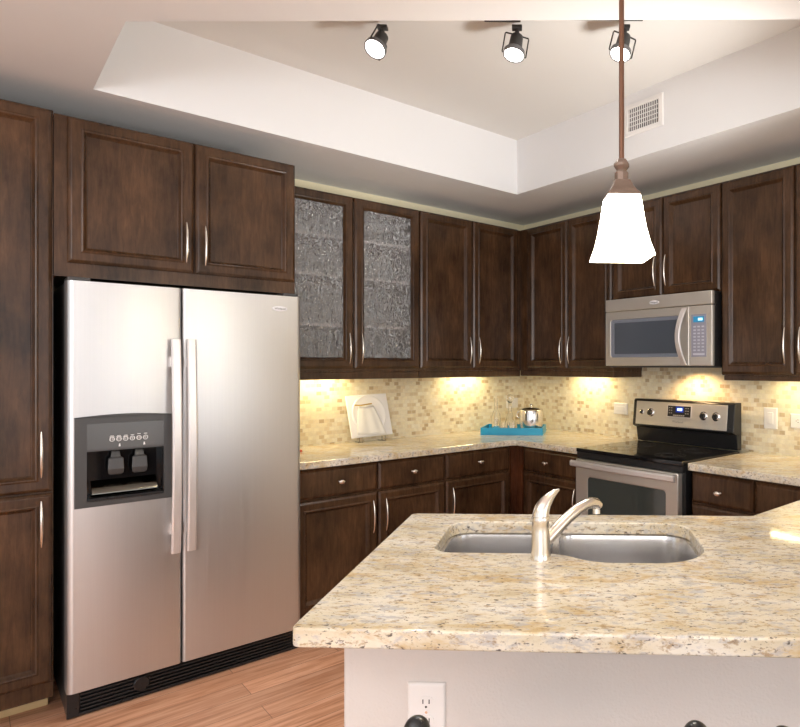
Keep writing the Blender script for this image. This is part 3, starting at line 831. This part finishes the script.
# ------------------------------------------------------------------ outlets and switches
def outlet(loc, rotz, label, w=.079, h=.120, horizontal=False, kind='outlet', group='white wall plates'):
    t = thing('power_outlet' if kind == 'outlet' else 'light_switch' if kind == 'switch' else 'wall_plate', label, 'outlet' if kind == 'outlet' else 'switch' if kind == 'switch' else 'wall plate', loc, rotz, group)
    W, H = (h, w) if horizontal else (w, h)
    pl = obj('cover_plate', MB().rings(W, H, [(0, 0), (0, .003), (.003, .0055), (.005, .006)], -W / 2, -H / 2, -.0003), M['white_plastic'], t)
    if kind == 'outlet':
        for s in (-1, 1):
            c = (s * .0195, 0) if horizontal else (0, s * .0195)
            pts = rounded([(-.0165, -.0135, .010), (.0165, -.0135, .010), (.0165, .0135, .010), (-.0165, .0135, .010)], 4)
            q = [((y, x) if horizontal else (x, y)) for x, y in pts]
            rc = obj('receptacle', MB().loft([[(c[0] + x, -.006, c[1] + y) for x, y in q], [(c[0] + x, -.0078, c[1] + y) for x, y in q]]), M['white_plastic'], t)
            m = MB()
            for x0 in (-.0075, .0055):
                b = (x0, x0 + .0022, -.001, .008)
                if horizontal: m.box(c[0] + b[2], c[0] + b[3], -.0083, -.0077, c[1] + b[0], c[1] + b[1])
                else: m.box(c[0] + b[0], c[0] + b[1], -.0083, -.0077, c[1] + b[2], c[1] + b[3])
            g = (c[0] - .007, c[1]) if horizontal else (c[0], c[1] - .0075)
            m.lathe([(.0024, 0), (.0024, .0006)], 10, (g[0], -.0083, g[1]), 'y')
            obj('slots', m, M['slot'], rc)
        obj('screw', MB().lathe([(.003, 0), (.003, .001)], 10, (0, -.0072, 0), 'y'), M['nickel'], t)
    elif kind == 'switch':
        obj('rocker', MB().rings(.034, .067, [(0, 0), (0, .002), (.002, .004)], -.017, -.0335, -.006), M['white_plastic'], t, bevel=.001)
    else:
        obj('insert', MB().rings(W - .045, H - .045, [(0, 0), (0, .001), (.002, .002)], -W / 2 + .0225, -H / 2 + .0225, -.006), M['white_plastic'], t)
    return t


ox, oy = pen(.226, .7955)
outlet((ox, oy, .693), PA, 'white power outlet low on the pale bar wall under the foreground worktop')
outlet((2.127, -BS, 1.115), 0, 'white light switch on the tiles, right of the range', .080, .120, kind='switch')
outlet((2.303, -BS, 1.109), 0, 'white horizontal power outlet on the tiles at the right edge', horizontal=True)
outlet((1.031, -BS, 1.113), 0, 'white horizontal plate on the tiles left of the range backguard', horizontal=True, kind='plate')
outlet((BS, -.135, 1.112), R(90), 'white horizontal plate on the tiles behind the glass decanter', horizontal=True, kind='plate')

# ------------------------------------------------------------------ tray with glassware in the corner
ty = thing('serving_tray', 'turquoise blue serving tray on the worktop in the room corner', 'tray', (.326, -.381, CT + .0006), R(42))
tw, td, th = .224, .150, .052
obj('base', MB().box(-tw, tw, -td, td, 0, .008), M['blue'], ty)
wl = MB().box(-tw, tw, -td, -td + .010, .008, th).box(-tw, tw, td - .010, td, .008, th).box(-tw, -tw + .010, -td + .010, td - .010, .008, th).box(tw - .010, tw, -td + .010, td - .010, .008, th)
obj('rim', wl, M['blue'], ty, bevel=.002)
TZ = CT + .0092


def tp(x, y):
    a = R(42); return (.326 + x * math.cos(a) - y * math.sin(a), -.381 + x * math.sin(a) + y * math.cos(a), TZ)


ib = thing('ice_bucket', 'shiny steel ice bucket with lid on the right of the blue tray', 'ice bucket', tp(.128, -.02), R(42))
obj('bucket', MB().lathe([(.070, 0), (.078, .004), (.086, .07), (.087, .160), (.085, .165)], 36), M['bucket'], ib, smooth=50)
ld = obj('lid', MB().lathe([(.086, .1655), (.087, .169), (.074, .177), (.035, .184), (.008, .186)], 36), M['chrome'], ib, smooth=50)
obj('lid_knob', MB().lathe([(.006, .185), (.006, .190), (.012, .195), (.013, .201), (.008, .206), (.002, .207)], 16), M['chrome'], ld, smooth=60)
for s in (-1,):
    pts = [(s * (.086 + .003 + .016 * abs(math.sin(a_)) * 1.0), 0, .130 + .024 * math.cos(a_)) for a_ in [math.pi * k / 10 for k in range(11)]]
    obj('handle', MB().tube(pts, .004, 8, up=(0, 1, 0)), M['chrome'], ib, smooth=60)


def hollow(outer, t=.0022, bottom=.005):
    inner = [(max(r - t, .001), max(z, outer[0][1] + bottom)) for r, z in reversed(outer)]
    return MB().lathe(outer + inner, 24)


gb = tag(obj('glass_bottle', hollow([(.030, 0), (.033, .006), (.033, .105), (.028, .130), (.014, .160), (.012, .222), (.015, .228), (.015, .246)]), M['clear_glass'], smooth=50, loc=tp(-.140, .03)),
         'slender clear glass bottle at the left end of the blue tray', 'bottle')
dc = thing('glass_decanter', 'clear glass decanter with a ball stopper on the blue tray', 'decanter', tp(-.040, .065))
obj('decanter_body', hollow([(.036, 0), (.042, .008), (.038, .065), (.024, .110), (.013, .145), (.013, .198), (.017, .206)]), M['clear_glass'], dc, smooth=50)
obj('ball_stopper', MB().lathe([(.009, .188), (.010, .208), (.014, .214)] + [(.030 * math.sin(a_), .242 - .030 * math.cos(a_)) for a_ in [math.pi * k / 12 for k in range(2, 12)]] + [(.001, .272)], 24), M['clear_glass'], dc, smooth=60)
tu = tag(obj('glass_tumbler', hollow([(.026, 0), (.029, .004), (.031, .075)]), M['clear_glass'], smooth=50, loc=tp(-.070, -.06)),
         'small clear tumbler at the front of the blue tray, left of its twin', 'glass', 'tumblers on the tray')
dup(tu, tp(.000, -.055), 0, 'small clear tumbler on the blue tray, the one nearer the ice bucket')

# ------------------------------------------------------------------ white plaque leaning against the tiles
wp = thing('decorative_plate', 'square white plate with a round draped relief propped against the left wall tiles', 'plate', (.085, -1.392, CT + .0006), R(90))
m = MB()
A = .146; lean = R(17)
ML = Matrix.Translation((0, 0, .034)) @ Matrix.Rotation(R(-1.5), 4, 'Y') @ Matrix.Rotation(-lean, 4, 'X')
PH = .282
obj('plate', MB().rings(2 * A, PH, [(0, 0), (0, .006), (.004, .009), (.008, .009)], -A, 0, 0).xf(ML), M['white_ceramic'], wp)
cz = .150
ring = MB()
for k in range(1):
    prof = [(.128, .009), (.126, .013), (.120, .0145), (.112, .012), (.105, .010), (.085, .0095)]
    ring.loft([[(r * .95 * math.cos(2 * math.pi * j / 40), -o, cz + r * math.sin(2 * math.pi * j / 40)) for j in range(40)] for r, o in prof], False, True)
obj('round_relief', ring.xf(ML), M['white_ceramic'], wp, smooth=50)
# folded cloth hanging over the lower part of the disc
gridx, gridz = 16, 10; dv = []; df = []
for i in range(gridx + 1):
    for j in range(gridz + 1):
        u = i / gridx; v_ = j / gridz; wv = .050 + .075 * v_ * (1 - .35 * v_)
        dv.append((-.02 + (u - .5) * 2 * wv + .012 * v_, -.0175 - .006 * math.sin(u * 2.3 * math.pi) ** 2 * (.3 + .7 * v_), .205 - .195 * v_ + .02 * (.5 - u) * v_))
for i in range(gridx):
    for j in range(gridz):
        a_ = i * (gridz + 1) + j; df.append((a_, a_ + 1, a_ + gridz + 2, a_ + gridz + 1))
cl = obj('cloth', MB().add(dv, df).xf(ML), plain('white_cloth', (.82, .81, .80), .8), wp, smooth=70)
so = cl.modifiers.new('thickness', 'SOLIDIFY'); so.thickness = .003; so.offset = 0
obj('gold_tie', MB().tube([(-.10, -.024, .212), (-.06, -.030, .206), (-.02, -.030, .210), (.02, -.026, .214)], .004, 8, flat=.6).xf(ML), plain('gold', (.66, .43, .10), .4, .6), wp, smooth=60)
st = MB()
for x in (-.08, .08): st.box(x - .012, x + .012, -.010, .060, 0, .004).box(x - .012, x + .012, -.006, .004, .004, .0335)
obj('easel_foot', st, M['acrylic'], wp, bevel=.001)

tag(obj('bottle_cap', MB().lathe([(.012, 0), (.012, .010), (.010, .012)], 20), M['red'], smooth=40, loc=(.235, -1.925, CT + .0004)), 'tiny red cap lying on the worktop against the refrigerator', 'cap')

# ------------------------------------------------------------------ counter stools, only their back finials reach into view
def stool(label, s, t):
    x, y = pen(s, t); r = thing('counter_stool', label, 'stool', (x, y, 0), PA, 'counter stools at the bar')
    W = .181
    for sx in (-1, 1):
        ps = obj('back_post', MB().tube([(sx * W, -.02, 0), (sx * W, .0, .60), (sx * W, -.018, .93)], [.013, .014, .0125], 12), M['black_matte'], r, smooth=50)
        obj('finial', MB().lathe([(.010, .918), (.0135, .925)] + [(.0172 * math.sin(a_), .940 - .0172 * math.cos(a_)) for a_ in [math.pi * k / 10 for k in range(3, 10)]] + [(.001, .9572)], 18, (sx * W, -.018, 0)), M['black'], ps, smooth=60)
        obj('leg', MB().tube([(sx * W, .345, 0), (sx * W * .95, .33, .60)], .013, 12), M['black_matte'], r, smooth=50)
    obj('seat', MB().box(-.185, .185, -.01, .355, .600, .640), M['black_matte'], r, bevel=.015)
    obj('back_rail', MB().box(-W, W, -.020, -.004, .74, .79).box(-W, W, -.024, -.008, .86, .895), M['black_matte'], r, bevel=.004)
    obj('foot_rest', MB().tube([(-W, .338, .22), (W, .338, .22)], .009, 8), M['black_matte'], r, smooth=50)
    return r


# finial tops stand at depth about 0.82 m from the lens
stool('black counter stool at the bar, its left finial overlapping the power outlet', .503, 1.262)
stool('black counter stool at the bar, its round finial nearest the right edge', .974, 1.270)
